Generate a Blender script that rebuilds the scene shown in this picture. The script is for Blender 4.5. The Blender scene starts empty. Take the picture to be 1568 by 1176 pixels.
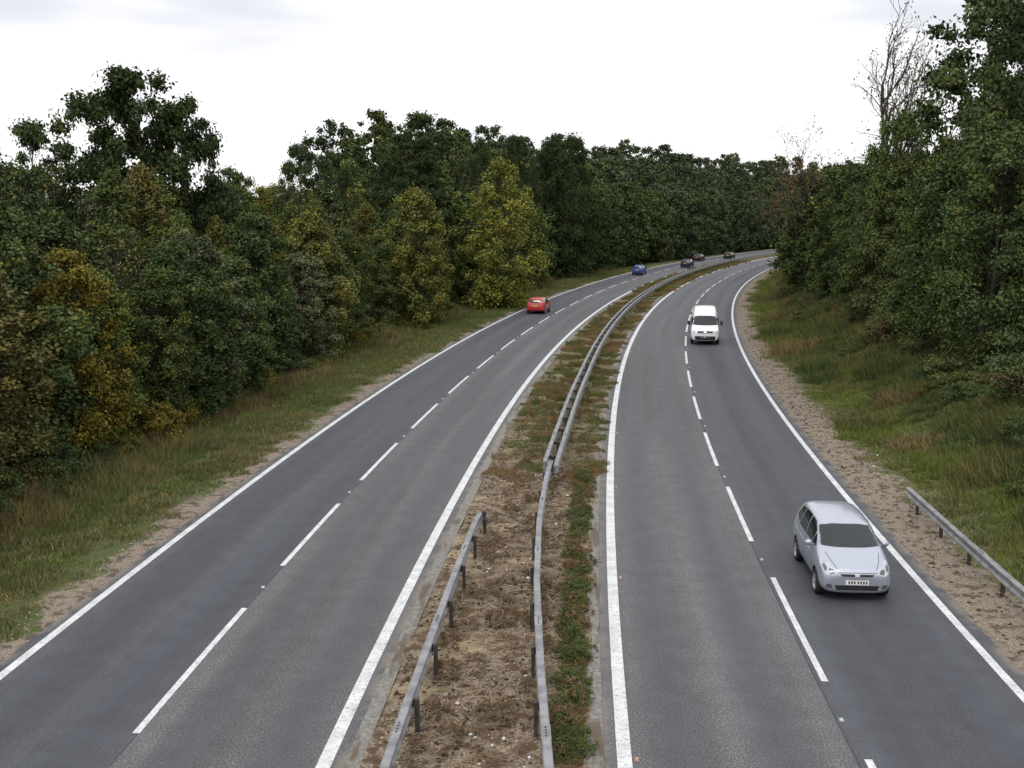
import bpy, bmesh, math, random
import numpy as np
from mathutils import Vector, Matrix
from mathutils.bvhtree import BVHTree

R0=620.0; CX=608.8; CY=-21.0
random.seed(7)
S=bpy.context.scene
COL=S.collection

# ------------------------------------------------------------------ helpers
def P(o,s):
    a=s/R0
    return (CX-(R0-o)*math.cos(a), CY+(R0-o)*math.sin(a))
def s_of(o,D):
    return R0*math.asin(max(-1,min(1,(D-CY)/(R0-o))))
def os_of(x,y):
    dx=CX-x; dy=y-CY
    return R0-math.hypot(dx,dy), R0*math.atan2(dy,dx)
def sst(x,a,b):
    t=(x-a)/(b-a); t=np.clip(t,0,1); return t*t*(3-2*t)
def hgt(o,s):
    o=np.asarray(o,float); s=np.asarray(s,float)
    und=0.12*np.sin(o*.7+s*.13)+0.1*np.sin(s*.31-o*.4)
    off=np.where(o<9.5,-1.4-o,o-21.5)
    m=sst(off,0,5)
    z=und*m
    z=z-0.45*sst(-o,1.5,6)*(1-sst(-o,12,25))
    z=z+sst(-o,12,90)*(2.0+10*sst(s,120,300))
    z=z+sst(o,21.8,32)*3.2+sst(o,32,80)*5.0
    return z
def new_obj(name,me,parent=None,loc=(0,0,0)):
    ob=bpy.data.objects.new(name,me); COL.objects.link(ob); ob.location=loc
    if parent: ob.parent=parent
    return ob
def mesh_np(name,verts,quads=None,tris=None,mats=(),matidx=None,attr=None,smooth=False):
    me=bpy.data.meshes.new(name)
    nq=0 if quads is None else len(quads); nt=0 if tris is None else len(tris)
    me.vertices.add(len(verts)); me.vertices.foreach_set("co",np.asarray(verts,np.float32).ravel())
    loops=[];
    if nq: loops.append(np.asarray(quads,np.int32).ravel())
    if nt: loops.append(np.asarray(tris,np.int32).ravel())
    lp=np.concatenate(loops)
    me.loops.add(len(lp)); me.loops.foreach_set("vertex_index",lp)
    me.polygons.add(nq+nt)
    st=np.concatenate([np.arange(nq)*4, nq*4+np.arange(nt)*3]).astype(np.int32)
    me.polygons.foreach_set("loop_start",st)
    if matidx is not None: me.polygons.foreach_set("material_index",np.asarray(matidx,np.int32))
    if smooth: me.polygons.foreach_set("use_smooth",np.ones(nq+nt,bool))
    for m in mats: me.materials.append(m)
    me.update(calc_edges=True)
    if attr is not None:
        for k,v in attr.items():
            a=me.attributes.new(k,'FLOAT','FACE'); a.data.foreach_set("value",np.asarray(v,np.float32))
    me.validate()
    return me

# ------------------------------------------------------------------ node helpers
class N:
    def __init__(s,name):
        s.m=bpy.data.materials.new(name); s.m.use_nodes=True; s.t=s.m.node_tree
        s.b=s.t.nodes["Principled BSDF"]; s.out=s.t.nodes["Material Output"]
    def set(s,sock,v):
        if isinstance(v,bpy.types.NodeSocket): s.t.links.new(v,sock)
        elif v is not None:
            if isinstance(v,(tuple,list)) and len(v)==3 and sock.type=='RGBA': v=(*v,1)
            sock.default_value=v
    def nd(s,t): return s.t.nodes.new(t)
    def math(s,op,a,b=None,clamp=False):
        n=s.nd('ShaderNodeMath'); n.operation=op; n.use_clamp=clamp
        s.set(n.inputs[0],a); 
        if b is not None: s.set(n.inputs[1],b)
        return n.outputs[0]
    def mix(s,f,a,b,mode='MIX'):
        n=s.nd('ShaderNodeMix'); n.data_type='RGBA'; n.blend_type=mode
        s.set(n.inputs[0],f); s.set(n.inputs[6],a); s.set(n.inputs[7],b); return n.outputs[2]
    def mr(s,v,a,b,c=0.,d=1.,smooth=True):
        n=s.nd('ShaderNodeMapRange'); n.interpolation_type='SMOOTHSTEP' if smooth else 'LINEAR'
        s.set(n.inputs[0],v); n.inputs[1].default_value=a; n.inputs[2].default_value=b
        n.inputs[3].default_value=c; n.inputs[4].default_value=d; return n.outputs[0]
    def noise(s,vec,scale,detail=3.,rough=.55,col=False):
        n=s.nd('ShaderNodeTexNoise'); s.set(n.inputs['Vector'],vec); n.inputs['Scale'].default_value=scale
        n.inputs['Detail'].default_value=detail; n.inputs['Roughness'].default_value=rough
        return n.outputs['Color' if col else 'Fac']
    def vor(s,vec,scale,out='Distance'):
        n=s.nd('ShaderNodeTexVoronoi'); s.set(n.inputs['Vector'],vec); n.inputs['Scale'].default_value=scale
        return n.outputs[out]
    def uv(s):
        n=s.nd('ShaderNodeUVMap'); n.uv_map='UVMap'; return n.outputs[0]
    def sep(s,v):
        n=s.nd('ShaderNodeSeparateXYZ'); s.set(n.inputs[0],v); return n.outputs
    def vscale(s,v,sc):
        n=s.nd('ShaderNodeVectorMath'); n.operation='MULTIPLY'; s.set(n.inputs[0],v); n.inputs[1].default_value=sc; return n.outputs[0]
    def pos(s):
        return s.nd('ShaderNodeTexCoord').outputs['Object']
    def fin(s,col,rough=.9,spec=.3,metal=0.):
        s.set(s.b.inputs['Base Color'],col); s.set(s.b.inputs['Roughness'],rough)
        s.set(s.b.inputs['Specular IOR Level'],spec); s.set(s.b.inputs['Metallic'],metal); return s.m

def flat(name,col,rough=.6,spec=.4,metal=0.,var=.12,scale=6.):
    n=N(name); f=n.noise(n.pos(),scale,4.)
    k=n.mr(f,.3,.7,1-var,1+var)
    c=n.mix(1.,(*col,1),k,'MULTIPLY')
    return n.fin(c,rough,spec,metal)

# ------------------------------------------------------------------ world / sun / camera
w=bpy.data.worlds.new("World"); S.world=w; w.use_nodes=True
nt=w.node_tree; bg=nt.nodes['Background']
class WN(N):
    def __init__(s,t): s.t=t
W=WN(nt)
EL=math.radians(52); AZ=math.radians(200)
sky=nt.nodes.new('ShaderNodeTexSky'); sky.sky_type='NISHITA'; sky.sun_disc=False
sky.sun_elevation=EL; sky.sun_rotation=AZ
gen=nt.nodes.new('ShaderNodeTexCoord').outputs['Generated']
z=W.sep(gen)[2]
st=W.vscale(gen,(1.4,1.4,7.5))
n1=W.noise(st,1.9,4.,.5)
grey=W.math('MULTIPLY',W.mr(z,.075,.17),W.mr(n1,.36,.62))
low=W.mix(grey,(12.2,12.2,12.3,1),(8.6,8.7,9.4,1))
zen=W.mix(W.mr(z,.22,.7),low,(15.2,15.4,16.0,1))
fin=W.mix(.94,sky.outputs[0],zen)
nt.links.new(fin,bg.inputs[0]); bg.inputs[1].default_value=0.1
sd=bpy.data.lights.new("sun","SUN"); sd.energy=1.0; sd.angle=math.radians(14); sd.color=(1,.96,.9)
so=new_obj("sun",sd)
d=Vector((math.sin(AZ)*math.cos(EL),math.cos(AZ)*math.cos(EL),math.sin(EL)))
so.rotation_euler=d.to_track_quat('Z','Y').to_euler()
cd=bpy.data.cameras.new("camera"); cam=new_obj("camera",cd,loc=(0,0,8.8))
cam.rotation_euler=(math.radians(90-8.86),0,0); cd.sensor_width=36; cd.lens=38.0; cd.clip_end=6000; cd.clip_start=.1
S.camera=cam
S.view_settings.view_transform='Standard'; S.view_settings.look='None'; S.view_settings.exposure=0

# ------------------------------------------------------------------ strip builder in road coords (o,s)
def strip(name,segs,mat,z=0.0,ds=2.0,parent=None):
    """segs: list of (o0,o1,s0,s1)"""
    V=[];Q=[];UV=[]
    for (a,b,s0,s1) in segs:
        n=max(1,int(math.ceil((s1-s0)/ds)))
        base=len(V)
        for i in range(n+1):
            s=s0+(s1-s0)*i/n
            for o in (a,b):
                x,y=P(o,s); V.append((x,y,z)); UV.append((o,s))
        for i in range(n):
            k=base+2*i; Q.append((k,k+1,k+3,k+2))
    me=mesh_np(name,V,Q,mats=[mat])
    uvl=me.uv_layers.new(name='UVMap'); li=np.empty(len(me.loops),np.int32); me.loops.foreach_get("vertex_index",li)
    uvl.data.foreach_set("uv",np.asarray(UV,np.float32)[li].ravel())
    return new_obj(name,me,parent)

# ------------------------------------------------------------------ materials: ground, asphalt, paint
g=N("ground_mat"); uv=g.uv(); u,v,_=g.sep(uv)
nw=g.noise(uv,.55,3.); nf=g.noise(uv,3.,3.); nff=g.noise(uv,18.,3.,.7)
ow=g.math('ADD',g.math('ADD',u,g.mr(nw,.2,.8,-1.1,1.1,False)),g.mr(nf,.2,.8,-.6,.6,False))
litter=g.mix(nff,(.02,.017,.010),(.055,.042,.025))
gr1=g.mix(g.mr(nw,.38,.6),(.080,.105,.035),(.115,.115,.05))
gr=g.mix(g.mr(nff,.35,.65),gr1,g.mix(g.mr(nf,.4,.6),(.05,.068,.022),(.09,.075,.04)))
dirt=g.mix(g.mr(nff,.3,.7),(.125,.096,.074),(.31,.255,.197))
dirt=g.mix(g.mr(nf,.48,.64),dirt,(.095,.078,.056))
lf=g.mr(ow,-8.5,-6.); rt=g.mr(ow,26.,30.,1.,0.)
c=g.mix(g.math('MULTIPLY',lf,rt),litter,gr)
dm=g.math('MULTIPLY',g.mr(ow,-1.2,-.9),g.mr(ow,21.2,21.7,1.,0.))
c=g.mix(dm,c,dirt)
med=g.mix(g.mr(nff,.34,.68),(.092,.068,.045),(.315,.25,.18))
peb=g.vor(uv,22.); med=g.mix(g.mr(peb,.0,.25,.55,0.),med,(.40,.35,.28))
med=g.mix(g.mr(nf,.43,.6),med,(.095,.063,.040))
med=g.mix(g.math('MULTIPLY',g.mr(nw,.56,.66),.65),med,(.36,.29,.18))
medg=g.mix(g.mr(nff,.3,.7),(.065,.085,.03),(.16,.12,.07))
far=g.math('MULTIPLY',g.mr(v,52.,85.),g.mr(nf,.38,.5))
med=g.mix(far,med,medg)
mm=g.math('MULTIPLY',g.mr(u,7.3,7.35),g.mr(u,11.55,11.6,1.,0.))
c=g.mix(mm,c,med)
G=g.fin(c,.95,.1)

a=N("asphalt_mat"); uv=a.uv(); u,v,_=a.sep(uv)
sp=a.noise(uv,26.,3.,.9); big=a.noise(a.vscale(uv,(.9,.03,1)),1.,3.); mid=a.noise(uv,1.6,3.)
spk=a.vor(uv,17.)
def bump1(c0,wd):
    dd=a.math('ABSOLUTE',a.math('SUBTRACT',u,c0)); return a.mr(dd,0.,wd,1.,0.)
tr=None
for c0 in (1.05,2.75,4.6,6.2,12.8,14.5,16.6,18.3):
    t=bump1(c0,.8); tr=t if tr is None else a.math('MAXIMUM',tr,t)
base=a.mix(a.mr(sp,.3,.7),(.038,.040,.047),(.110,.113,.125))
coarse=a.mix(a.mr(sp,.32,.68),(.038,.037,.040),(.170,.166,.167))
lane2=a.math('ADD',a.math('MULTIPLY',a.mr(u,3.55,3.62),a.mr(u,8.,8.1,1.,0.)),a.math('MULTIPLY',a.mr(u,11.,11.1),a.mr(u,15.62,15.68,1.,0.)))
base=a.mix(lane2,base,coarse)
base=a.mix(a.math('MULTIPLY',a.mr(spk,.05,.2,.85,0.),a.math('ADD',a.math('MULTIPLY',lane2,.75),.16)),base,(.42,.40,.38))
base=a.mix(a.math('MULTIPLY',tr,a.mr(big,.3,.7,.35,.72)),base,(.042,.044,.054))
base=a.mix(1.,base,a.mr(big,.3,.7,.80,1.15),'MULTIPLY')
base=a.mix(1.,base,a.mr(mid,.3,.7,.92,1.08),'MULTIPLY')
ed=a.math('MAXIMUM',a.math('MAXIMUM',a.mr(u,-.45,.0,1.,0.),a.mr(u,19.4,19.8)),a.math('MULTIPLY',a.mr(u,7.1,7.4),a.mr(u,11.45,11.75,1.,0.)))
base=a.mix(a.math('MULTIPLY',ed,a.mr(mid,.35,.6)),base,(.20,.175,.14))
seam=a.math('MAXIMUM',bump1(3.58,.03),bump1(15.66,.03)); base=a.mix(a.math('MULTIPLY',seam,.7),base,(.03,.03,.03))
ASPH=a.fin(base,a.mr(tr,0.,1.,.85,.65),.3)

p=N("road_paint_mat"); uv=p.uv(); f=p.noise(uv,14.,4.,.7); f2=p.noise(uv,2.,3.)
c=p.mix(p.mr(f,.33,.48),(.24,.24,.25),(.62,.62,.615)); c=p.mix(1.,c,p.mr(f2,.3,.7,.80,1.06),'MULTIPLY')
PAINT=p.fin(c,.65,.3)
cc=N("channel_mat"); uv=cc.uv(); f=cc.noise(uv,9.,4.,.7); f2=cc.noise(cc.vscale(uv,(3,.6,1)),1.,3.)
c=cc.mix(cc.mr(f,.3,.7),(.13,.12,.105),(.27,.255,.23)); c=cc.mix(cc.mr(f2,.5,.65),c,(.12,.095,.07))
CONC=cc.fin(c,.9,.2)

# ------------------------------------------------------------------ terrain
oo=np.concatenate([[-2600,-1800,-1200,-800,-500,-350,-250,-180,-140],np.arange(-110,-20,6),np.arange(-20,-1.5,1.0),[-1.4,-.6,0.,4,7.3,7.7,8.4,9,9.6,10.2,10.8,11.3,11.7,15,19.4,20.2],np.arange(21,45,1.),np.arange(45,120,6),[140,180,240,320,420,520,590]])
ss=np.concatenate([np.arange(-700,-20,40),np.arange(-20,160,1.5),np.arange(160,420,5),np.arange(420,1700,40)])
Og,Sg=np.meshgrid(oo,ss)
A=Sg/R0
X=CX-(R0-Og)*np.cos(A); Y=CY+(R0-Og)*np.sin(A)
Z=hgt(Og,Sg)
medm=(Og>7.5)&(Og<11.5); Z=Z+np.where(medm,0.05+0.03*np.sin(Og*3+Sg*1.7)+0.02*np.sin(Sg*3.1),0)
Z=Z-np.where((Og>-.3)&(Og<7.5)|(Og>11.5)&(Og<19.9),.05,0)
V=np.stack([X,Y,Z],-1).reshape(-1,3)
no=len(oo); ns=len(ss)
i,j=np.meshgrid(np.arange(ns-1),np.arange(no-1),indexing='ij'); k=(i*no+j).ravel()
Q=np.stack([k,k+1,k+no+1,k+no],-1)
me=mesh_np("ground",V,Q,mats=[G],smooth=True)
uvl=me.uv_layers.new(name='UVMap'); li=np.empty(len(me.loops),np.int32); me.loops.foreach_get("vertex_index",li)
uvl.data.foreach_set("uv",np.stack([Og.ravel(),Sg.ravel()],-1).astype(np.float32)[li].ravel())
new_obj("ground",me)

# ------------------------------------------------------------------ road
SA,SB=-120,900
strip("road",[(-.35,7.35,SA,SB)],ASPH,.02,3.)
strip("road",[(11.55,19.72,SA,SB)],ASPH,.02,3.)
strip("drain_channel",[(7.35,7.62,SA,SB),(11.28,11.55,SA,SB)],CONC,.045,3.)
lines=[(-.10,.09,SA,SB),(6.90,7.14,SA,SB),(11.76,12.0,SA,SB),(19.22,19.40,SA,SB)]
strip("edge_line_marking",lines,PAINT,.026,3.)
def dashes(o,D0,near=0.):
    s0=s_of(o,D0); k=(R0)/(R0-o); out=[]
    for i in range(-14,70):
        a0=s0+i*9.0*k; oo_=o+near*float(1-sst(a0,34,60))
        out.append((oo_-.065,oo_+.065,a0,a0+6.0*k))
    return out
strip("lane_dash_marking",dashes(15.65,19.5,.2)+dashes(3.55,17.4),PAINT,.026,2.)
STW=flat("stud_white",(.42,.44,.42),.3,.5); STG=flat("stud_green",(.34,.43,.40),.3,.5); STA=flat("stud_amber",(.36,.20,.12),.3,.5)
def studs(name,o,D0,step,mat,n=30):
    bm=bmesh.new()
    for i in range(n):
        s=s_of(o,D0)+i*step*(R0/(R0-o)); x,y=P(o,s)
        r=bmesh.ops.create_cube(bm,size=1)
        M=Matrix.Translation((x,y,.032))@Matrix.Rotation(-s/R0,4,'Z')@Matrix.Diagonal((.08,.10,.025,1))
        bmesh.ops.transform(bm,matrix=M,verts=r['verts'])
        top=[vv for vv in r['verts'] if vv.co.z>.04]
        bmesh.ops.scale(bm,vec=(.7,.7,1),verts=top,space=Matrix.Translation((-x,-y,0)))
    me=bpy.data.meshes.new(name); bm.to_mesh(me); bm.free(); me.materials.append(mat); new_obj(name,me)
studs("reflective_road_stud",15.75,17.9,9.,STG,28); studs("reflective_road_stud",3.55,15.8,9.,STW,28)
studs("reflective_road_stud",12.08,16.5,9.,STA,12)

# ------------------------------------------------------------------ barriers
gz=N("galvanised_steel"); f=gz.noise(gz.pos(),3.,4.); f2=gz.noise(gz.pos(),30.,3.)
c=gz.mix(gz.mr(f,.35,.65),(.18,.18,.185),(.29,.29,.295)); c=gz.mix(gz.mr(f2,.58,.72),c,(.15,.12,.095))
STEEL=gz.fin(c,.6,.35,.25)
POST=flat("barrier_post_mat",(.05,.045,.042),.7,.3,0,.3)
DARK=flat("rubber_dark",(.02,.02,.02),.8,.2)
WD=.072
def beam(name,path,parent,side=0,h=.68,wd=WD):
    prof=[(-wd,h-.24),(wd,h-.24),(wd,h-.20),(wd-.05,h-.15),(wd-.05,h-.09),(wd,h-.04),(wd,h),(wd-.02,h+.012),(-wd+.02,h+.012),(-wd,h),(-wd,h-.04),(-wd+.05,h-.09),(-wd+.05,h-.15),(-wd,h-.20)]
    V=[];F=[];n=len(prof)
    for q,(o,s,dz) in enumerate(path):
        for (du,zz) in prof:
            x,y=P(o+du+side,s); V.append((x,y,zz+dz))
    for q in range(len(path)-1):
        for i in range(n):
            F.append((q*n+i,q*n+(i+1)%n,(q+1)*n+(i+1)%n,(q+1)*n+i))
    F.append(tuple(range(n))); F.append(tuple((len(path)-1)*n+i for i in range(n)))
    me=bpy.data.meshes.new(name); me.from_pydata(V,[],F); me.update(); me.materials.append(STEEL)
    new_obj(name,me,parent)
def boxes(name,items,mat,parent):
    bm=bmesh.new()
    for (x,y,z,sx,sy,sz,rot) in items:
        r=bmesh.ops.create_cube(bm,size=1)
        bmesh.ops.transform(bm,matrix=Matrix.Translation((x,y,z))@Matrix.Rotation(rot,4,'Z')@Matrix.Diagonal((sx,sy,sz,1)),verts=r['verts'])
    me=bpy.data.meshes.new(name); bm.to_mesh(me); bm.free(); me.materials.append(mat); return new_obj(name,me,parent)
def barrier(path_fn,s0,s1,postside=0.12,double=None,gz_=0.,end_drop=0):
    par=new_obj("crash_barrier",None)
    def mk(a0,a1,side,drop=0):
        n=int((a1-a0)/1.2)+1; path=[]
        for i in range(n+1):
            s=a0+(a1-a0)*i/n; dz=gz_
            if drop==1: dz-= .45*float(sst(s,a1-2.0,a1+.4))
            path.append((path_fn(s),s,dz))
        return path
    if double is None:
        beam("beam",mk(s0,s1,0,end_drop),par)
    else:
        beam("beam",mk(s0,double,0),par)
        beam("beam_a",mk(double,s1,0),par,side=-.2)
        beam("beam_b",mk(double-.6,s1,0),par,side=.2)
    posts=[];joints=[];bolts=[]
    s=s0+.5
    while s<s1-.2:
        o=path_fn(s); dbl=double is not None and s>double
        ps=0 if dbl else postside
        x,y=P(o+ps,s); rot=-s/R0
        posts.append((x,y,.30+gz_,.07,.11,.66,rot))
        if dbl: posts.append((x,y,.6+gz_,.34,.06,.1,rot))
        else:
            x,y=P(o+ps*.8,s); posts.append((x,y,.56+gz_,.1,.07,.12,rot))
        s+=2.4
    s=s0+1.7
    while s<s1-2:
        o=path_fn(s)
        for dd in ((-.2,.2) if (double is not None and s>double) else (0,)):
            x,y=P(o+dd,s); sl=(path_fn(s+.5)-path_fn(s-.5))
            rot=-s/R0-sl
            joints.append((x,y,.665+gz_,WD*2+.008,.5,.058,rot))
            for q in (-.15,-.05,.05,.15):
                xx,yy=P(o+dd+sl*q,s+q); bolts.append((xx,yy,.697+gz_,.025,.025,.014,rot))
        s+=4.8
    boxes("posts",posts,POST,par); boxes("joint_plates",joints,STEEL,par); boxes("bolts",bolts,DARK,par)
    return par
xsD=[-60,0,10,14,19,24,29,34,43,58,100,800]; xo=[11.0,11.0,10.95,10.8,10.45,10.15,9.95,9.88,10.0,10.1,10.0,10.0]
fn_mid=lambda s: float(np.interp(s,[d+21 for d in xsD],xo))
barrier(fn_mid,-60,620,-.12,double=36+21,gz_=.05)
barrier(lambda s:8.25,-60,s_of(8.25,30.4),.13,gz_=.05,end_drop=1)
barrier(lambda s:20.85,-40,s_of(20.85,31.8),.13,gz_=.0,end_drop=0)

# ------------------------------------------------------------------ foliage
def leafmat(name):
    n=N(name)
    oi=n.nd('ShaderNodeObjectInfo'); at=n.nd('ShaderNodeAttribute'); at.attribute_name='lv'
    at2=n.nd('ShaderNodeAttribute'); at2.attribute_name='lh'
    c=n.mix(1.,oi.outputs['Color'],n.mr(at.outputs['Fac'],0.,1.,.5,1.5,False),'MULTIPLY')
    yl=n.mix(1.,c,(1.65,1.25,.7,1),'MULTIPLY'); br=n.mix(1.,c,(1.7,.95,.6,1),'MULTIPLY')
    c=n.mix(n.mr(at2.outputs['Fac'],.70,.92),c,yl); c=n.mix(n.mr(at2.outputs['Fac'],.965,.97),c,br)
    d=n.nd('ShaderNodeBsdfDiffuse'); n.set(d.inputs[0],c); n.t.links.new(d.outputs[0],n.out.inputs[0])
    n.t.nodes.remove(n.b)
    return n.m
LEAF=leafmat("leaf_mat"); GRASSM=leafmat("grass_mat")
bk=N("bark_mat"); f=bk.noise(bk.vscale(bk.pos(),(6,6,1)),2.,4.); BARK=bk.fin(bk.mix(f,(.03,.026,.02),(.10,.09,.075)),.9,.1)

def tube(V,F,pts,rad,seg=5):
    base=len(V)
    for q,pp in enumerate(pts):
        pp=np.asarray(pp)
        if q<len(pts)-1: d=np.asarray(pts[q+1])-pp
        else: d=pp-np.asarray(pts[q-1])
        d=d/(np.linalg.norm(d)+1e-9)
        a=np.cross(d,[.3,.9,.1]); a/=np.linalg.norm(a)+1e-9; b=np.cross(d,a)
        for i in range(seg):
            t=2*math.pi*i/seg; V.append(pp+rad[q]*(a*math.cos(t)+b*math.sin(t)))
    for q in range(len(pts)-1):
        for i in range(seg):
            F.append((base+q*seg+i,base+q*seg+(i+1)%seg,base+(q+1)*seg+(i+1)%seg,base+(q+1)*seg+i))
def leaves(rng,cent,rad,n,size,flat_=.75):
    k=len(cent); wgt=rad**2; wgt=wgt/wgt.sum(); idx=rng.choice(k,n,p=wgt)
    d=rng.normal(size=(n,3)); d/=np.linalg.norm(d,axis=1)[:,None]
    rr=rad[idx]*(rng.random(n)**.5)*(1+.35*rng.normal(size=n).clip(-1,2.0))
    off=d*rr[:,None]; off[:,2]*=flat_
    p=cent[idx]+off; p[:,2]=np.maximum(p[:,2],.03)
    nn=d*.6+np.array([0,0,.5])+rng.normal(size=(n,3))*.6; nn/=np.linalg.norm(nn,axis=1)[:,None]
    t=np.cross(nn,rng.normal(size=(n,3))); t/=np.linalg.norm(t,axis=1)[:,None]; b=np.cross(nn,t)
    L=size*(.6+.8*rng.random(n))[:,None]
    q=np.stack([p-t*L*.5,p+b*L*.33+t*L*.05,p+t*L*.5,p-b*L*.33+t*L*.05],1).reshape(-1,3)
    cv=rng.random(k); lv=.4*cv[idx]+.6*rng.random(n)
    lh=.5*rng.random(n)+.5*rng.random(k)[idx]
    return q,lv,lh
def profile(kind,t):
    if kind=='young': return np.sin(np.pi*np.clip(t*.80+.17,0,1))**.75
    if kind=='birch': return (np.clip(1-t,0,1)**.6)*(.6+.4*np.clip(t*5,0,1))
    if kind=='oak': return np.sqrt(np.clip(1-((t-.42)/.6)**2,0,1))
    if kind=='bush': return np.sqrt(np.clip(1-t*t,0,1))
    return np.ones_like(t)
def make_tree(name,kind,H,R,z0,nc,nl,size,cr,seed,flat_=.75,inner=.35,lob=.25,trunk=.14,twigs=True):
    rng=np.random.default_rng(seed)
    t=rng.random(nc); 
    th=rng.random(nc)*2*np.pi
    rr=R*profile(kind,t)*(inner+(1-inner)*np.sqrt(rng.random(nc)))
    rr*=1+lob*np.sin(th*3+seed)+lob*.6*np.sin(th*2+t*7+seed*2)
    cent=np.stack([rr*np.cos(th),rr*np.sin(th),z0+t*(H-z0)],-1)
    rad=cr*(.5+.9*rng.random(nc))*(1-.3*t)
    cent[:,2]=np.maximum(cent[:,2],rad*.5)
    V=[];F=[]
    bend=rng.normal(size=2)*.3*min(1,H/8)
    top=.86*H
    tp=[(bend[0]*math.sin(q*2.2),bend[1]*math.sin(q*1.7),top*q-.4*(q==0)) for q in np.linspace(0,1,7)]
    tr=[trunk*(H/10)*(1-.85*q) for q in np.linspace(0,1,7)]
    tube(V,F,tp,tr,6)
    for q in range(nc):
        if rng.random()<(.6 if twigs else .3):
            c=cent[q]; zz=max(.05*H,c[2]-.35*np.hypot(c[0],c[1])-.6*rng.random()*cr-.3*min(1,H/5)); zz=min(zz,top*.97)
            f=zz/top; a=np.array([bend[0]*math.sin(f*2.2),bend[1]*math.sin(f*1.7),zz])
            m=(a+c)/2+np.array([0,0,.15*R*rng.random()])+rng.normal(size=3)*.12*min(1,H/5)
            r0=.38*trunk*(H/10)*(1-.75*f)+.010*min(1,H/5)
            tube(V,F,[a,m,c],[r0,r0*.6,.010*min(1,H/5)],3)
            if twigs:
                for _ in range(2):
                    e=c+rng.normal(size=3)*rad[q]*.8; tube(V,F,[c*.7+m*.3,e],[.012*min(1,H/5),.004],3)
    lq,lv,lh=leaves(rng,cent,rad,nl,size,flat_)
    nv=len(V); verts=np.concatenate([np.array(V),lq])
    quads=np.concatenate([np.array(F),nv+np.arange(nl*4).reshape(-1,4)])
    mi=np.concatenate([np.zeros(len(F)),np.ones(nl)])
    z_=np.zeros(len(F))
    return mesh_np(name,verts,quads,mats=[BARK,LEAF],matidx=mi,attr={'lv':np.concatenate([z_,lv]),'lh':np.concatenate([z_,lh])})
def make_bare(name,H,seed,nl=0,size=.15,spread=.5,tr_=.011):
    rng=np.random.default_rng(seed); V=[];F=[];tips=[]
    def grow(p,d,L,r,lev):
        pts=[p];q=p.copy();dd=d.copy()
        for i in range(4):
            dd=dd+rng.normal(size=3)*.14+np.array([0,0,.05]); dd/=np.linalg.norm(dd); q=q+dd*L/4; pts.append(q)
        tube(V,F,pts,[r*(1-.13*i) for i in range(5)],5 if lev<2 else 3)
        if lev>=5: tips.append(q); return
        nb=6 if lev==0 else (4 if lev<3 else 3)
        for i in range(nb):
            f=(.35 if lev==0 else .3)+.7*(i+1)/nb*.95; f=min(f,1)
            bp=np.array([np.interp(f*4,range(5),[pp[k] for pp in pts]) for k in range(3)])
            side=rng.normal(size=3); side-=side.dot(dd)*dd; side/=np.linalg.norm(side)
            nd=dd*(1-spread*.6)+side*spread*(.8+.5*rng.random()); nd/=np.linalg.norm(nd)
            grow(bp,nd,L*(.52+.16*rng.random()),r*.55,lev+1)
    grow(np.zeros(3),np.array([0,0,1.]),H*.5,H*tr_,0)
    nF=len(F); 
    if nl:
        c=np.array(tips); lq,lv,lh=leaves(rng,c,np.full(len(c),.35),nl,size,1.)
        verts=np.concatenate([np.array(V),lq]); quads=np.concatenate([np.array(F),len(V)+np.arange(nl*4).reshape(-1,4)])
        z_=np.zeros(nF)
        return mesh_np(name,verts,quads,mats=[BARK,LEAF],matidx=np.concatenate([z_,np.ones(nl)]),attr={'lv':np.concatenate([z_,lv]),'lh':np.concatenate([z_,lh])})
    return mesh_np(name,np.array(V),np.array(F),mats=[BARK])

# (mesh, nominal height)
young=[(make_tree("young%d"%i,'young',10,2.5+.3*(i%2),.3,190,36000,.16,.55,10+i,.85,.25,.22),10) for i in range(4)]
birch=[(make_tree("birch%d"%i,'birch',11,2.4,.8,200,26000,.14,.45,30+i,1.0,.15),11) for i in range(2)]
oak=[(make_tree("oak%d"%i,'oak',17,5.2,3.0,130,44000,.28,1.2,50+i,.62,.3,.3),17) for i in range(3)]
broad=[(make_tree("broad%d"%i,'oak',15,4.6,.8,190,40000,.23,.95,60+i,.8,.35),15) for i in range(3)]
broadF=[(make_tree("far_broad%d"%i,'oak',15,4.6,.6,110,10000,.42,1.05,160+i,.8,.35,twigs=False),15) for i in range(4)]
youngF=[(make_tree("far_young%d"%i,'young',12,3.4,.3,100,8000,.38,.8,170+i,.85,.25,twigs=False),12) for i in range(3)]
pine=[(make_tree("pine0",'oak',19,4.5,7.5,60,30000,.25,1.25,70,.45,.25,.3),19)]
bush=[make_tree("bush%d"%i,'bush',2.0,1.7,.1,60,7000,.11,.4,80+i) for i in range(3)]
bare=make_bare("bare",16,5,1700,.15,.5,.016)
thin=make_bare("thin",10,9,2200,.12)

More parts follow.
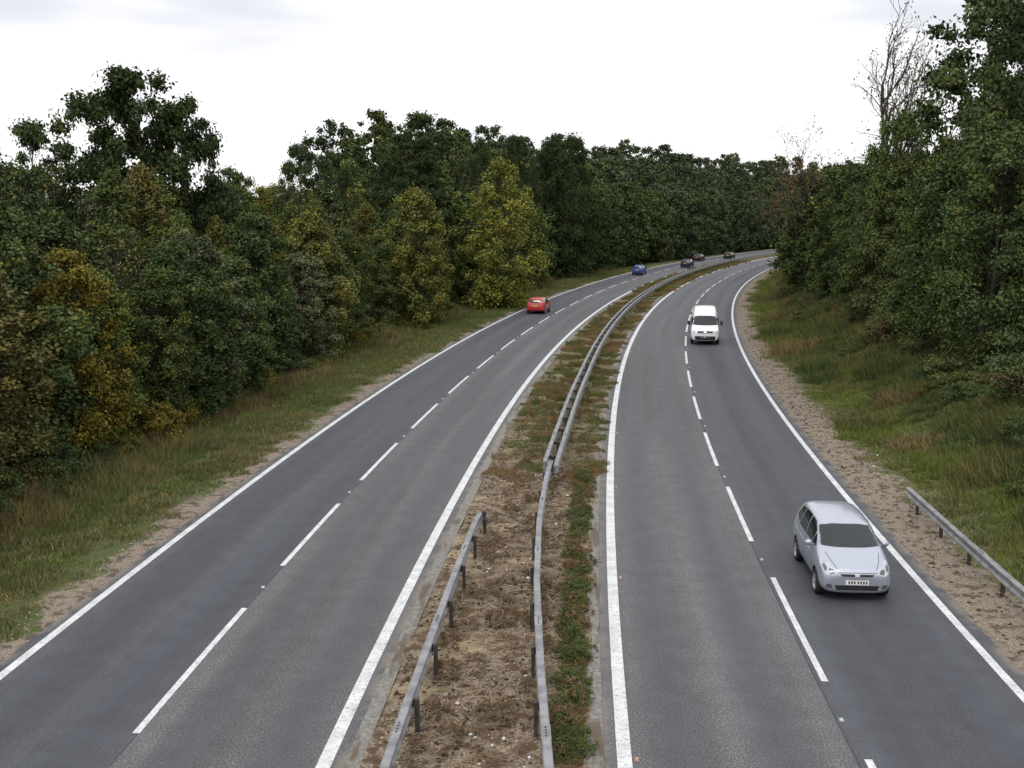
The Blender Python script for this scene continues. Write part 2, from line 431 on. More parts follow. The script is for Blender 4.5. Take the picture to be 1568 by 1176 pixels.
PAL_L=[(.108,.135,.040),(.140,.142,.042),(.074,.102,.040),(.115,.135,.070),(.092,.122,.040),(.145,.130,.045),(.064,.092,.037),(.19,.165,.038),(.084,.110,.038),(.125,.115,.045)]
PAL_R=[(.078,.108,.040),(.063,.090,.036),(.092,.114,.043),(.072,.098,.038)]
PAL_F=[(.062,.087,.037),(.070,.096,.038),(.056,.080,.036),(.088,.106,.040)]
PAL_FF_HAZE=[(.070,.092,.048),(.077,.099,.050),(.064,.086,.047)]  # distance haze put into the leaf colour: farthest greens paler and bluer
wood=new_obj("distant_woodland",None)
rs=random.Random(3)
def put(name,me,o,s,sc=1,zs=1,col=(.07,.09,.03),parent=None,xy=None):
    if xy is not None: o,s=os_of(*xy); x,y=xy
    else: x,y=P(o,s)
    zz=float(hgt(o,s))-.05
    ob=new_obj(name,me,parent,(x,y,zz))
    ob.rotation_euler=(rs.uniform(-.05,.05),rs.uniform(-.05,.05),rs.uniform(0,6.28))
    ob.scale=(sc,sc,sc*zs)
    k=rs.uniform(.8,1.16); ob.color=(col[0]*k,col[1]*k,col[2]*k,1)
    return ob
def visible(x,y,m=9):
    return y>5 and abs(x)<.49*y+m
def tree_top(name,kind,o,s,topz,wid,col,parent=None):
    me,H=rs.choice(kind); g0=float(hgt(o,s)); sz=(topz-g0)/H
    ob=put(name,me,o,s,1,1,col,parent); ob.scale=(sz*wid,sz*wid,sz)
KN={'y':"willow_tree",'b':"birch_tree",'B':"broadleaf_tree",'o':"oak_tree"}
KM={'y':young,'b':birch,'B':broad,'o':oak}
for (o0,step,s0,s1,kinds,h0,h1) in [(-8.8,2.9,32,128,'yyyb',6.6,9.8),(-12.5,3.7,33,130,'yybb',8.6,11.2),(-18,5.0,38,140,'yBb',9.8,11.6),(-26,7,45,150,'BB',10.4,12.0)]:
    s=s0
    while s<s1:
        o=o0+rs.uniform(-1.1,.9); x,y=P(o,s)
        if visible(x,y,5):
            k=rs.choice(kinds); tz=rs.uniform(h0,h1)
            if s>80: tz-=.4
            tree_top(KN[k],KM[k],o,s,tz,rs.uniform(.95,1.2) if k!='B' else .95,rs.choice(PAL_L))
        s+=step*rs.uniform(.75,1.25)
s=34
while s<190:
    put("bush",rs.choice(bush),-6.9+rs.uniform(-.7,.5),s,rs.uniform(.4,.9),1,rs.choice(PAL_L)); s+=rs.uniform(1.6,3.0)
for s in (47,66,90): put("sapling_tree",thin,-10.5,s,1.1,1,(.16,.15,.05))
for (o0,step,s0,s1,h0,h1) in [(-8.5,4.0,128,540,10.0,12.6),(-14,5.0,130,540,11,14.0),(-22,6.5,140,540,11.5,15),(-34,8,165,540,14.5,18),(-48,9.5,195,540,18,23),(-66,11,220,540,22,27)]:
    s=s0
    while s<s1:
        o=o0+rs.uniform(-1.5,1.5); x,y=P(o,s)
        if visible(x,y,10):
            e=float(sst(s,165,225))
            tz=rs.uniform(h0,h1)+(4.2*e+2.0*float(sst(s,220,320)) if o0<-20 else 2.4*e)-(1-e)*1.2
            tree_top("tree",rs.choice((broadF,youngF)) ,o,s,tz,rs.uniform(.85,1.1),rs.choice(PAL_FF_HAZE if s>250 else (PAL_F if s>170 else PAL_L[:5]+PAL_F)),wood)
        s+=step*rs.uniform(.75,1.25)
def sky_tree(name,mh,x,D,topz,col,r=1.0):
    me,H=mh
    o,s=os_of(x,D); g0=float(hgt(o,s)); sc=(topz-g0)/H
    ob=put(name,me,0,0,1,1,col,xy=(x,D)); ob.scale=(sc*r,sc*r,sc); return ob
DK=(.050,.071,.031)
sky_tree("oak_tree",oak[0],-22.4,66,17.0,DK,.78)
sky_tree("oak_tree",oak[2],-24.8,68,16.0,DK,.66)
sky_tree("oak_tree",oak[1],-20.0,67,15.6,DK,.60)
sky_tree("oak_tree",oak[2],-28.4,66,14.2,DK,.6)
sky_tree("oak_tree",oak[1],-33,68,13.2,DK,.7)
sky_tree("oak_tree",oak[0],-19.6,100,14.8,DK,.52)
sky_tree("oak_tree",oak[2],-16.8,102,14.6,DK,.48)
sky_tree("oak_tree",oak[1],-24,95,12.6,DK,.7)
sky_tree("pine_tree",pine[0],-10.3,108,18.6,DK,.82)
sky_tree("oak_tree",oak[1],-9.2,109,15.8,DK,.5)
sky_tree("oak_tree",oak[1],-12.0,112,14.8,DK,.5)
sky_tree("broadleaf_tree",broad[0],-5.2,150,18.6,DK,.45)
sky_tree("broadleaf_tree",broad[1],.8,152,19.2,DK,.5)
sky_tree("broadleaf_tree",broad[2],8.2,155,20.2,DK,.7)
sky_tree("broadleaf_tree",broad[0],3.6,160,18.0,DK,.6)
sky_tree("lime_tree",young[1],-1.2,103,14.0,(.16,.170,.043),.95)
sky_tree("lime_tree",young[3],-7.8,88,10.8,(.14,.145,.043),1.0)
# right side
for (o0,step,s0,s1,kinds,h0,h1) in [(29.0,4.2,72,125,'yyB',10.5,13.2),(35.0,5.5,58,140,'By',12.5,15),(43,7,56,160,'B',16,18.5)]:
    s=s0
    while s<s1:
        o=o0+rs.uniform(-.8,1.2); x,y=P(o,s)
        if visible(x,y,7):
            k=rs.choice(kinds); tree_top(KN[k],KM[k],o,s,rs.uniform(h0,h1),1.05 if k=='y' else .85,rs.choice(PAL_R))
        s+=step*rs.uniform(.8,1.2)
for (o0,step,s0,s1) in [(27.6,4.2,125,400),(34,6.5,140,400),(43,9,170,360)]:
    s=s0
    while s<s1:
        tree_top("tree",rs.choice((broadF,youngF)),o0+rs.uniform(-.8,.8),s,rs.uniform(11.5,14.5)+(o0-28)*.2,rs.uniform(.85,1.05),rs.choice(PAL_R),wood); s+=step*rs.uniform(.8,1.2)
sky_tree("broadleaf_tree",broad[1],25.8,71,15.2,(.092,.125,.042),.70)
sky_tree("ash_tree",oak[0],25.0,57,17.2,(.070,.097,.038),.66)
sky_tree("ash_tree",oak[1],29.4,62,22.5,(.064,.090,.038),.85)
sky_tree("ash_tree",broad[2],25.6,50,20.6,(.070,.097,.042),.66)
sky_tree("bare_tree",(bare,13.6),24.6,76,19.0,(.12,.12,.05),.78)
sky_tree("rowan_tree",(thin,10),28.6,104,16.6,(.15,.085,.045),.85)
for i in range(280):
    D=rs.uniform(30,150); o=rs.triangular(24.0,33,27.5) if D<80 else rs.uniform(24.2,28)
    put("bush",rs.choice(bush),o,s_of(o,D),rs.uniform(.35,1.0)*(1.15 if o>27 else .6),rs.uniform(.5,.9),rs.choice(PAL_R+[(.11,.09,.05),(.11,.13,.045)]))

# ------------------------------------------------------------------ grass
def make_grass(name,n,size,h,wd,seed,lean=.4):
    rng=np.random.default_rng(seed)
    p=(rng.random((n,2))-.5)*size; th=rng.random(n)*6.283; hh=h*(.35+.9*rng.random(n)); 
    cl=np.sin(p[:,0]*5+seed)*np.cos(p[:,1]*4.3); hh*=(1+.45*cl)
    dx=np.cos(th)*wd;dy=np.sin(th)*wd
    l=rng.normal(size=(n,2))*lean*hh[:,None]
    z0=np.full(n,-.03)
    a=np.stack([p[:,0]-dx,p[:,1]-dy,z0],-1); b=np.stack([p[:,0]+dx,p[:,1]+dy,z0],-1); c=np.stack([p[:,0]+l[:,0],p[:,1]+l[:,1],hh],-1)
    V=np.stack([a,b,c],1).reshape(-1,3)
    return mesh_np(name,V,None,np.arange(n*3).reshape(-1,3),mats=[GRASSM],attr={'lv':rng.random(n),'lh':rng.random(n)})
gshort=[make_grass("gs%d"%i,1900,1.9,.12,.014,i,.6) for i in range(3)]
glong=[make_grass("gl%d"%i,1300,1.9,.50,.014,10+i,.35) for i in range(3)]
gweed=[make_tree("weed%d"%i,'bush',.35,.38,.02,24,900,.04,.09,200+i,.8,.2,.2,.02) for i in range(3)]
gp=new_obj("verge_grass",None)
def gput(me,o,s,sc,zs,col,par=gp,name="grass_patch"):
    x,y=P(o,s); z=float(hgt(o,s))+(.05 if 7.5<o<11.5 else 0)
    ob=new_obj(name,me,par,(x,y,z)); ob.rotation_euler=(0,0,rs.uniform(0,6.28))
    if o>22:
        sl=(float(hgt(o+.5,s))-float(hgt(o-.5,s))); a_=s/R0
        n_=Vector((-sl*math.cos(a_),sl*math.sin(a_),1)).normalized()
        ob.rotation_euler=(n_.to_track_quat('Z','Y')@Matrix.Rotation(rs.uniform(0,6.28),3,'Z').to_quaternion()).to_euler()
    ob.scale=(sc,sc,sc*zs)
    k=rs.uniform(.85,1.15); ob.color=(col[0]*k,col[1]*k,col[2]*k,1)
GS=[(.108,.138,.053),(.12,.142,.058),(.135,.138,.065)]; GL=[(.17,.142,.075),(.13,.132,.057),(.15,.137,.066),(.105,.118,.048)]
s=30
while s<210:
    st=1.6 if s<90 else 2.4
    big_=1.05 if s<90 else 1.45
    for o in (-2.0,-3.6,-4.9):
        gput(rs.choice(gshort),o+rs.uniform(-.35,.3),s+rs.uniform(-.5,.5),big_,rs.uniform(.6,1.5)*(1 if o>-3 else 1.6),rs.choice(GS))
    for o in (-5.9,-7.3):
        gput(rs.choice(glong),o+rs.uniform(-.5,.5),s+rs.uniform(-.5,.5),big_,rs.uniform(.5,1.2),rs.choice(GL))
    if s>44:
        for o in (22.4,23.5,24.7,25.9,27.1,28.4):
            lg=rs.random()<(.15 if o<24 else .45)
            gput(rs.choice(glong if lg else gshort),o+rs.uniform(-.3,.5),s+rs.uniform(-.5,.5),big_*1.1,rs.uniform(.5,1.1)*(1 if lg else 1.7),rs.choice(GL+PAL_R if lg else GS+([(.135,.168,.048)]*4 if o<24.5 else PAL_R)))
    s+=st
mg=new_obj("median_weeds",None)
s=31
while s<240:
    D=s-21
    if D>36:
        for o in (8.3,9.1,10.9):
            if rs.random()<.6: gput(rs.choice(gshort),o+rs.uniform(-.3,.3),s,.55 if s<150 else .9,rs.uniform(1.,2.4),rs.choice(GS+GL+[(.20,.145,.08)]*4),mg)
    else:
        for q in range(2):
            if rs.random()<.8: gput(rs.choice(gshort),11.0+rs.uniform(-.15,.08),s+q*.4,.26,rs.uniform(1.8,4.0),rs.choice(GS*2+[(.19,.135,.08)]*3),mg)
    s+=.8
for i in range(500):
    D=rs.uniform(8,36) if i<340 else rs.uniform(36,100); r=rs.random()
    if D<36:
        if r<.65: o=rs.uniform(10.75,11.25)
        else: o=rs.uniform(8.4,10.6)
    else: o=rs.uniform(7.8,11.2)
    gput(rs.choice(gweed),o,s_of(o,D),rs.uniform(.35,.8),rs.uniform(.7,1.3),rs.choice([(.085,.11,.04),(.09,.12,.045),(.11,.12,.05),(.18,.13,.07),(.16,.11,.065)]) if o>10.7 or D>40 else (.19,.14,.09),mg,"weed")

def scatter_stones(name,n,obnd,Dbnd,r0,r1,mat,seed):
    rng=np.random.default_rng(seed)
    base=np.array([[1,0,0],[-1,0,0],[0,1,0],[0,-1,0],[0,0,1],[0,0,-1]],float)
    fc=np.array([[0,2,4],[2,1,4],[1,3,4],[3,0,4],[2,0,5],[1,2,5],[3,1,5],[0,3,5]])
    o=rng.uniform(*obnd,n); s=rng.uniform(Dbnd[0]+21,Dbnd[1]+21,n)
    x=CX-(R0-o)*np.cos(s/R0); y=CY+(R0-o)*np.sin(s/R0); z=hgt(o,s)+np.where((o>7.5)&(o<11.5),.06,0.0)
    r=rng.uniform(r0,r1,n)
    V=base[None]*(r[:,None,None]*rng.uniform(.5,1.4,(n,6,3))); V[:,:,2]*=.6
    V=V+np.stack([x,y,z],-1)[:,None]
    F=fc[None]+(np.arange(n)*6)[:,None,None]
    return new_obj(name,mesh_np(name,V.reshape(-1,3),None,F.reshape(-1,3),mats=[mat]))
SM=flat("stone_mat",(.33,.29,.24),.9,.2,0,.4,2.); SD=flat("debris_mat",(.08,.052,.033),.9,.2,0,.4,2.); LT=flat("litter_mat",(.65,.66,.66),.6,.3)
scatter_stones("gravel",3800,(7.7,11.2),(8,45),.012,.04,SM,1)
scatter_stones("gravel",2600,(-1.3,-.35),(15,80),.012,.035,SM,2)
scatter_stones("gravel",2600,(19.75,21.5),(15,80),.012,.04,SM,3)
scatter_stones("leaf_debris",5600,(7.7,11.2),(8,60),.015,.055,SD,4)
scatter_stones("leaf_debris",1900,(20.0,22.2),(15,90),.02,.07,SD,5)
scatter_stones("litter",90,(8.5,10.6),(10,40),.025,.065,LT,6)
scatter_stones("litter",16,(20.2,23.5),(22,60),.03,.07,LT,7)
def stalks(name,n,obnd,Dbnd,L,mat,seed):
    rng=np.random.default_rng(seed); V=[];F=[]
    for i in range(n):
        o=rng.uniform(*obnd); s=rng.uniform(Dbnd[0]+21,Dbnd[1]+21); x,y=P(o,s); z=float(hgt(o,s))+.08
        th=rng.uniform(0,6.28); l=L*rng.uniform(.4,1.2)
        a=np.array([x,y,z]); b=a+np.array([math.cos(th)*l,math.sin(th)*l,rng.uniform(0,.12)]); m=(a+b)/2+rng.normal(size=3)*.04
        tube(V,F,[a,m,b],[.008,.007,.004],3)
    return new_obj(name,mesh_np(name,np.array(V),np.array(F),mats=[mat]))
DRY=flat("dry_stalk_mat",(.32,.25,.17),.9,.2,0,.4,1.)
stalks("dry_stems",2800,(8.0,11.2),(8,50),.4,DRY,1); stalks("dry_stems",600,(20.4,22.6),(15,70),.45,DRY,2)
bm=bmesh.new(); bmesh.ops.create_icosphere(bm,subdivisions=3,radius=.28)
for vv in bm.verts:
    k=1+.35*math.sin(vv.co.x*19+vv.co.y*11)*math.cos(vv.co.z*23+vv.co.x*7); vv.co*=k; vv.co.z*=.55
me=bpy.data.meshes.new("litter_bag"); bm.to_mesh(me); bm.free(); me.materials.append(LT)
o=21.9; s=s_of(o,69.5); x,y=P(o,s); new_obj("litter_bag",me,loc=(x,y,float(hgt(o,s))+.14))

# ------------------------------------------------------------------ vehicles
def paint(name,col,metal=0.,rough=.3,coat=.7):
    n=N(name); n.fin((*col,1),rough,.5 if coat>.5 else .25,metal); n.b.inputs['Coat Weight'].default_value=coat; n.b.inputs['Coat Roughness'].default_value=.06
    f=n.noise(n.pos(),3.,3.); n.set(n.b.inputs['Roughness'],n.mr(f,.3,.7,rough,rough+.12)); return n.m
GLASS=flat("window_glass",(.014,.018,.02),.07,.5,0,.2,2.)
BLK=flat("black_trim",(.02,.02,.021),.5,.4); WELL=flat("wheel_well",(.008,.008,.008),.9,.1)
CHR=flat("chrome",(.6,.6,.62),.15,.5,.9); LAMP=flat("headlamp_glass",(.45,.47,.5),.12,.8,.3,.2,8.); LAMPD=flat("headlamp_inner",(.10,.10,.11),.15,.8,.3)
TAIL=flat("tail_lamp_red",(.35,.012,.01),.2,.6); PLW=flat("plate_white",(.75,.75,.72),.4,.4); PLY=flat("plate_yellow",(.75,.55,.06),.4,.4)
TYRE=flat("tyre",(.025,.025,.025),.8,.2); RIM=flat("alloy_rim",(.42,.42,.44),.3,.5,.6)
def body_mesh(stn,mat,wheels,wr,W):
    V=[];F=[];n=14
    for (y,zb,zs,zt,w_,r_) in stn:
        dr=min(.07,(zt-zs)*.45)
        half=[(.0,zb),(.78*w_,zb),(.965*w_,zb+.09*min(1,(zs-zb)/.3)),(w_,zb+.55*(zs-zb)),(.975*w_,zs),(r_,zt-dr),(.78*r_,zt-.012),(0,zt+.012)]
        ring=[(x,z_) for x,z_ in half]+[(-x,z_) for x,z_ in half[-2:0:-1]]
        for x,z_ in ring: V.append((x,y,z_))
    for q in range(len(stn)-1):
        for i in range(n): F.append((q*n+i,(q+1)*n+i,(q+1)*n+(i+1)%n,q*n+(i+1)%n))
    def cap(b,flip):
        for i in range(0,7):
            a0=b+i; a1=b+i+1; c1=b+(n-i-1)%n; c0=b+(n-i)%n
            f=[a0,a1,c1,c0]; f=list(dict.fromkeys(f))
            if len(f)>2: F.append(tuple(f if flip else f[::-1]))
    cap(0,False); cap((len(stn)-1)*n,True)
    me=bpy.data.meshes.new("body"); me.from_pydata(V,[],F); me.update()
    bm=bmesh.new(); bm.from_mesh(me); bmesh.ops.recalc_face_normals(bm,faces=bm.faces); bm.to_mesh(me); bm.free()
    me.materials.append(mat); me.materials.append(WELL)
    tmp=new_obj("tmp",me); sm=tmp.modifiers.new("s","SUBSURF"); sm.levels=2; sm.render_levels=2
    cm=bpy.data.meshes.new("cut"); bm=bmesh.new()
    for wy in wheels:
        for sg in (1,-1):
            bmesh.ops.create_cone(bm,cap_ends=True,segments=36,radius1=wr+.055,radius2=wr+.055,depth=.34,matrix=Matrix.Translation((sg*(W-.12),wy,wr))@Matrix.Rotation(math.pi/2,4,'Y'))
    bm.to_mesh(cm); bm.free(); cut=new_obj("cut",cm)
    bo=tmp.modifiers.new("b","BOOLEAN"); bo.operation='DIFFERENCE'; bo.object=cut; bo.solver='EXACT'
    dg=bpy.context.evaluated_depsgraph_get(); dg.update()
    out=bpy.data.meshes.new_from_object(tmp.evaluated_get(dg))
    bpy.data.objects.remove(tmp); bpy.data.objects.remove(cut)
    for pl in out.polygons:
        c=pl.center; pl.use_smooth=True
        for wy in wheels:
            if (c.y-wy)**2+(c.z-wr)**2<(wr+.06)**2 and abs(c.x)<W-.02 and abs(c.x)>W-.32 and (abs(pl.normal.x)>.95 and abs(c.x)<W-.2 or abs((c.y-wy)**2+(c.z-wr)**2-(wr+.055)**2)<.006): pl.material_index=1; pl.use_smooth=False
    return out
def bvh_of(me): return BVHTree.FromPolygons([v.co.copy() for v in me.vertices],[tuple(p.vertices) for p in me.polygons])
def patch(name,outline,axis,sgn,bvh,mat,par,off=.006,cuts=2):
    bm=bmesh.new()
    mk=(lambda a,b:(a,sgn*5,b)) if axis=='y' else (lambda a,b:(sgn*5,a,b))
    vs=[bm.verts.new(mk(a,b)) for a,b in outline]; bm.faces.new(vs)
    bmesh.ops.triangulate(bm,faces=bm.faces[:])
    for _ in range(cuts): bmesh.ops.subdivide_edges(bm,edges=bm.edges[:],cuts=1,use_grid_fill=True)
    bmesh.ops.triangulate(bm,faces=bm.faces[:])
    dv=Vector((0,-sgn,0)) if axis=='y' else Vector((-sgn,0,0)); dead=[]
    for vv in bm.verts:
        h=bvh.ray_cast(vv.co,dv)
        if h[0] is None: dead.append(vv)
        else: vv.co=h[0]-dv*off
    if dead: bmesh.ops.delete(bm,geom=dead,context='VERTS')
    bmesh.ops.recalc_face_normals(bm,faces=bm.faces[:])
    me=bpy.data.meshes.new(name); bm.to_mesh(me); bm.free(); me.materials.append(mat)
    for pl in me.polygons: pl.use_smooth=True
    return new_obj(name,me,par)
def wheel(par,x,y,r,wd,sgn):
    V=[];F=[];M=[];n=28
    prof=[(0,-.5*wd),(r*.60,-.5*wd),(r*.62,-.5*wd),(r*.93,-.48*wd),(r,-.36*wd),(r,.36*wd),(r*.93,.48*wd),(r*.66,.5*wd),(r*.64,.40*wd),(r*.60,.22*wd),(.0,.18*wd)]
    for (rr,t) in prof:
        for i in range(n):
            a_=2*math.pi*i/n; V.append((t*sgn,rr*math.cos(a_),rr*math.sin(a_)))
    for q in range(len(prof)-1):
        for i in range(n):
            F.append((q*n+i,q*n+(i+1)%n,(q+1)*n+(i+1)%n,(q+1)*n+i)); M.append(0 if q<7 else (1 if q<9 else 2))
    me=bpy.data.meshes.new("wheel"); me.from_pydata(V,[],F)
    for q,m in enumerate(M): me.polygons[q].material_index=m; me.polygons[q].use_smooth=True
    for m in (TYRE,RIM,WELL): me.materials.append(m)
    bm=bmesh.new(); bm.from_mesh(me)
    def addbox(mat_,sz):
        r_=bmesh.ops.create_cube(bm,size=1); bmesh.ops.transform(bm,matrix=mat_@Matrix.Diagonal((*sz,1)),verts=r_['verts'])
        for f in {f for v_ in r_['verts'] for f in v_.link_faces}: f.material_index=1
    for k in range(6):
        addbox(Matrix.Rotation(k*math.pi/3,4,'X')@Matrix.Translation((sgn*wd*.36,0,r*.34)),(.025,r*.15,r*.62))
    addbox(Matrix.Translation((sgn*wd*.38,0,0)),(.03,r*.24,r*.24))
    bmesh.ops.recalc_face_normals(bm,faces=bm.faces[:]); bm.to_mesh(me); bm.free()
    new_obj("wheel",me,par,(x,y,r))
def mirror_obj(par,x,y,z,mat):
    for sg in (1,-1):
        bm=bmesh.new(); bmesh.ops.create_icosphere(bm,subdivisions=2,radius=1)
        for vv in bm.verts: vv.co=Vector((vv.co.x*.10,vv.co.y*.06,vv.co.z*.075))+Vector((sg*(x+.09),y,z))
        r_=bmesh.ops.create_cube(bm,size=1); bmesh.ops.transform(bm,matrix=Matrix.Translation((sg*(x+.0),y,z-.03))@Matrix.Diagonal((.12,.04,.03,1)),verts=r_['verts'])
        me=bpy.data.meshes.new("mirror"); bm.to_mesh(me); bm.free(); me.materials.append(mat)
        for pl in me.polygons: pl.use_smooth=True
        new_obj("mirror",me,par)
def plate(par,b,y,z,mat,sgn):
    patch("number_plate",[(-.26,z-.055),(.26,z-.055),(.26,z+.055),(-.26,z+.055)],'y',sgn,b,mat,par,.014,2)
    for k,x in enumerate((-.205,-.145,-.085,-.025,.06,.12,.18)):
        patch("plate_char",[(x-.018,z-.033),(x+.018,z-.033),(x+.018,z+.033),(x-.018,z+.033)],'y',sgn,b,BLK,par,.018,1)
def mir(pts): return [(-a,b) for a,b in pts][::-1]
def hatch(name,mat,o,D,toward,ls=1,ws=1,hs=1):
    par=new_obj(name,None)
    st=[(1.90,.30,.50,.60,.50,.40),(1.87,.22,.58,.70,.72,.62),(1.74,.19,.68,.82,.80,.70),(1.50,.19,.79,.92,.83,.73),(1.20,.19,.87,1.01,.837,.74),(1.12,.19,.89,1.05,.837,.74),(.48,.19,.93,1.42,.837,.645),(.34,.19,.93,1.475,.837,.635),(-.30,.19,.94,1.535,.837,.64),(-1.1,.19,.95,1.515,.835,.63),(-1.58,.20,.97,1.44,.825,.615),(-1.68,.22,.97,1.38,.82,.61),(-1.83,.25,.92,1.05,.80,.68),(-1.89,.30,.66,.80,.78,.70),(-1.91,.34,.52,.62,.70,.6)]
    st=[(y*ls,zb,zs*hs,zt*hs,w_*ws,r_*ws) for y,zb,zs,zt,w_,r_ in st]
    wy=(1.25*ls,-1.22*ls)
    me=body_mesh(st,mat,wy,.295,.83*ws); new_obj("body",me,par); b=bvh_of(me)
    sc=lambda L,fy=False:[((a*(ls if fy else ws)),z_*hs) for a,z_ in L]
    patch("windscreen",sc([(-.69,1.06),(-.3,1.045),(.3,1.045),(.69,1.06),(.60,1.38),(.3,1.415),(-.3,1.415),(-.60,1.38)]),'y',1,b,GLASS,par,.006,3)
    patch("rear_window",sc([(-.60,1.07),(.60,1.07),(.54,1.35),(-.54,1.35)]),'y',-1,b,GLASS,par,.006,3)
    for L in ([(.60,.965),(.615,.965),(.45,.74),(.435,.74)],): 
        for LL in (L,mir(L)): patch("bonnet_gap",sc(LL),'y',1,b,BLK,par,.003,3)
    patch("bumper_gap",sc([(-.44,.672),(.44,.672),(.44,.682),(-.44,.682)]),'y',1,b,BLK,par,.003,3)
    for sg in (1,-1):
        patch("side_window",sc([(.95,1.0),(.62,1.22),(.60,1.01)],True),'x',sg,b,GLASS,par,.006,2)
        patch("side_window",sc([(.55,1.01),(.55,1.26),(.22,1.40),(-.14,1.425),(-.16,1.0)],True),'x',sg,b,GLASS,par,.006,3)
        patch("side_window",sc([(-.23,1.0),(-.23,1.43),(-.84,1.415),(-1.0,1.01)],True),'x',sg,b,GLASS,par,.006,3)
        patch("side_window",sc([(-1.07,1.03),(-.93,1.40),(-1.34,1.36),(-1.48,1.12)],True),'x',sg,b,GLASS,par,.006,2)
        for y0 in (.80,-.195,-1.04):
            patch("door_gap",sc([(y0-.006,.33),(y0+.006,.33),(y0+.006,.96),(y0-.006,.96)],True),'x',sg,b,BLK,par,.003,3)
        for y0 in (-.02,-.84): patch("door_handle",sc([(y0-.08,.84),(y0+.08,.84),(y0+.08,.87),(y0-.08,.87)],True),'x',sg,b,BLK if mat.name!='silver_paint' else mat,par,.02,1)
        patch("side_sill",sc([(-.82,.235),(.82,.235),(.82,.29),(-.82,.29)],True),'x',sg,b,BLK,par,.006,3)
    hl=[(.42,.64),(.60,.60),(.75,.65),(.785,.78),(.745,.89),(.62,.84),(.47,.72)]
    for L in (hl,mir(hl)): patch("headlamp",sc(L),'y',1,b,LAMP,par,.007,3)
    hi=[(.50,.66),(.59,.64),(.64,.69),(.61,.75),(.53,.73)]
    for L in (hi,mir(hi)): patch("headlamp_inner",sc(L),'y',1,b,LAMPD,par,.011,2)
    hi=[(.665,.70),(.72,.70),(.745,.78),(.70,.82),(.665,.77)]
    for L in (hi,mir(hi)): patch("headlamp_inner",sc(L),'y',1,b,LAMPD,par,.011,2)
    patch("grille",sc([(-.34,.60),(.34,.60),(.38,.65),(-.38,.65)]),'y',1,b,BLK,par,.006,3)
    patch("badge",sc([(-.05,.60),(.05,.60),(.06,.67),(-.06,.67)]),'y',1,b,CHR,par,.014,1)
    patch("bumper_intake",sc([(-.46,.29),(.46,.29),(.50,.40),(-.50,.40)]),'y',1,b,BLK,par,.007,3)
    fl=[(.55,.33),(.68,.34),(.68,.42),(.57,.41)]
    for L in (fl,mir(fl)): patch("fog_lamp",sc(L),'y',1,b,LAMPD,par,.009,2)
    plate(par,b,0,.47*hs,PLW,1); plate(par,b,0,.80*hs,PLY,-1)
    tl=[(.62,.72),(.76,.74),(.76,1.0),(.64,1.02)]
    for L in (tl,mir(tl)): patch("tail_lamp",sc(L),'y',-1,b,TAIL,par,.008,2)
    patch("rear_bumper_trim",sc([(-.62,.36),(.62,.36),(.62,.43),(-.62,.43)]),'y',-1,b,BLK,par,.008,3)
    for x0,x1 in ((-.05,-.48),(.42,.02)):
        patch("wiper",sc([(x0,1.055),(x0+.02,1.055),(x1+.02,1.095),(x1,1.10)]),'y',1,b,BLK,par,.018,2)
    mirror_obj(par,.80*ws,.72*ls,1.02*hs,mat)
    for y in wy:
        for sg in (1,-1): wheel(par,sg*(.735*ws),y,.295,.19,sg)
    s=s_of(o,D); x,y=P(o,s); par.location=(x,y,.022); par.rotation_euler=(0,0,(math.pi if toward else 0)-s/R0)
    return par
hatch("silver_car",paint("silver_paint",(.40,.42,.48),.6,.34),17.43,25.6,True,1,1,1.04)
hatch("red_car",paint("red_paint",(.45,.015,.015)),1.9,99.0,False,1.03,1,.95)
hatch("blue_car",paint("blue_paint",(.015,.06,.26),0,.4,.3),2.3,163,False,1,1,.97)
hatch("dark_blue_car",paint("dark_blue_paint",(.010,.018,.045),0,.5,.12),5.3,186,False,1.1,1.03,.95)
hatch("black_car",paint("black_paint",(.010,.012,.011),0,.5,.12),1.8,213,False,1.15,1.04,.93)
hatch("green_car",paint("dark_green_paint",(.008,.02,.017),0,.5,.12),5.3,223,False,1.1,1.02,.94)

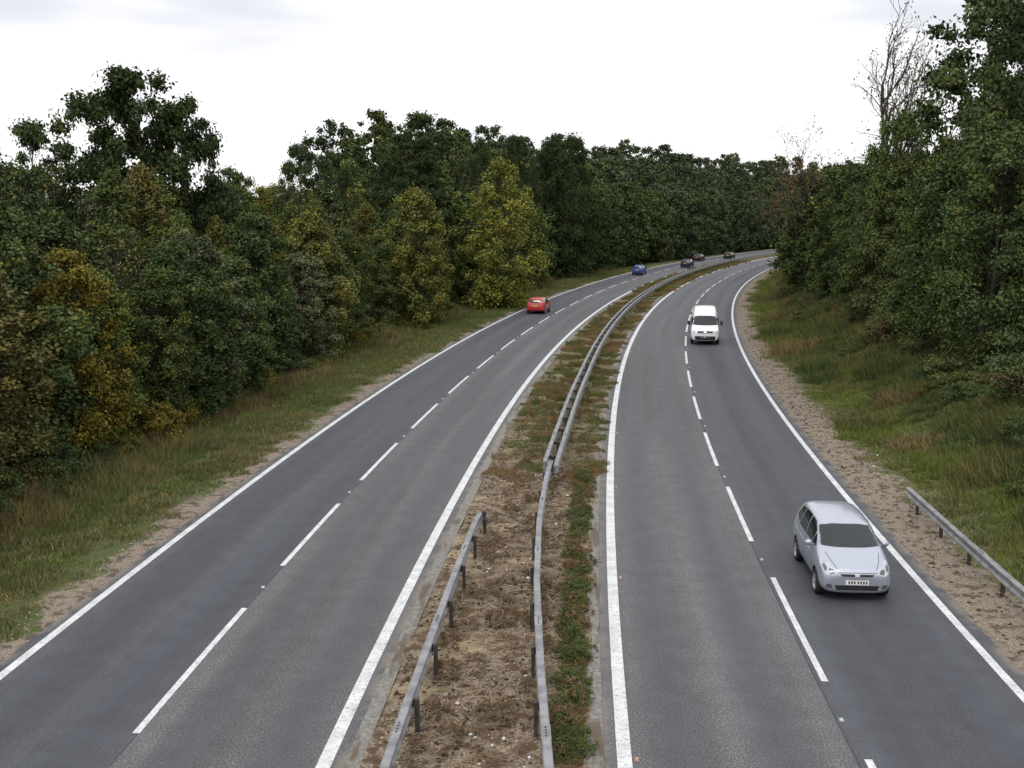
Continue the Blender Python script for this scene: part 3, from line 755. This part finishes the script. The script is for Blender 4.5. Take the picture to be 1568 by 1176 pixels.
def van(name,mat,o,D):
    par=new_obj(name,None)
    st=[(2.50,.40,.70,.80,.62,.55),(2.46,.30,.80,.92,.86,.74),(2.30,.28,.96,1.07,.95,.80),(1.95,.28,1.08,1.20,.98,.82),(1.72,.28,1.14,1.27,.985,.82),(1.64,.28,1.16,1.32,.985,.82),(1.10,.28,1.25,1.93,.985,.74),(1.0,.28,1.26,2.0,.985,.74),(.55,.28,1.5,2.32,.985,.76),(.35,.28,1.6,2.38,.985,.78),(-1.0,.28,1.6,2.40,.985,.80),(-2.35,.28,1.6,2.38,.985,.80),(-2.46,.30,1.58,2.34,.975,.80),(-2.50,.34,1.5,2.2,.94,.78)]
    wy=(1.55,-1.45); me=body_mesh(st,mat,wy,.34,.975); new_obj("body",me,par); b=bvh_of(me)
    patch("windscreen",[(-.84,1.32),(-.4,1.29),(.4,1.29),(.84,1.32),(.73,1.86),(.4,1.90),(-.4,1.90),(-.73,1.86)],'y',1,b,GLASS,par,.008,3)
    for sg in (1,-1):
        patch("side_window",[(1.45,1.25),(1.12,1.72),(.55,1.80),(.50,1.25)],'x',sg,b,GLASS,par,.008,3)
        for y0 in (1.50,.42,-1.0): patch("door_gap",[(y0-.008,.4),(y0+.008,.4),(y0+.008,1.95),(y0-.008,1.95)],'x',sg,b,BLK,par,.004,3)
        patch("rub_strip",[(-1.0,.62),(1.1,.62),(1.1,.70),(-1.0,.70)],'x',sg,b,BLK,par,.01,3)
    hl=[(.56,.80),(.80,.80),(.86,.90),(.84,1.0),(.58,.97)]
    for L in (hl,mir(hl)): patch("headlamp",L,'y',1,b,LAMP,par,.01,3)
    patch("grille",[(-.52,.82),(.52,.82),(.54,.96),(-.54,.96)],'y',1,b,BLK,par,.01,3)
    patch("badge",[(-.08,.87),(.08,.87),(.08,.91),(-.08,.91)],'y',1,b,CHR,par,.016,1)
    patch("front_bumper",[(-.86,.36),(.86,.36),(.88,.62),(-.88,.62)],'y',1,b,BLK,par,.014,3)
    plate(par,b,0,.56,PLW,1)
    patch("rear_door_window",[(-.7,1.35),(-.06,1.35),(-.06,1.9),(-.66,1.9)],'y',-1,b,GLASS,par,.01,2)
    patch("rear_door_window",[(.06,1.35),(.7,1.35),(.66,1.9),(.06,1.9)],'y',-1,b,GLASS,par,.01,2)
    for x0,x1 in ((-.05,-.6),(.55,.02)): patch("wiper",[(x0,1.31),(x0+.03,1.31),(x1+.03,1.37),(x1,1.38)],'y',1,b,BLK,par,.02,2)
    bx=[(sg*1.12,1.35,1.42,.17,.09,.28,0) for sg in (1,-1)]+[(sg*1.02,1.35,1.36,.12,.04,.04,0) for sg in (1,-1)]
    m=boxes("mirrors",bx,BLK,par)
    for y in wy:
        for sg in (1,-1): wheel(par,sg*.86,y,.34,.21,sg)
    s=s_of(o,D); x,y=P(o,s); par.location=(x,y,.022); par.rotation_euler=(0,0,math.pi-s/R0)
van("white_van",paint("white_paint",(.78,.79,.80)),16.95,76.0)
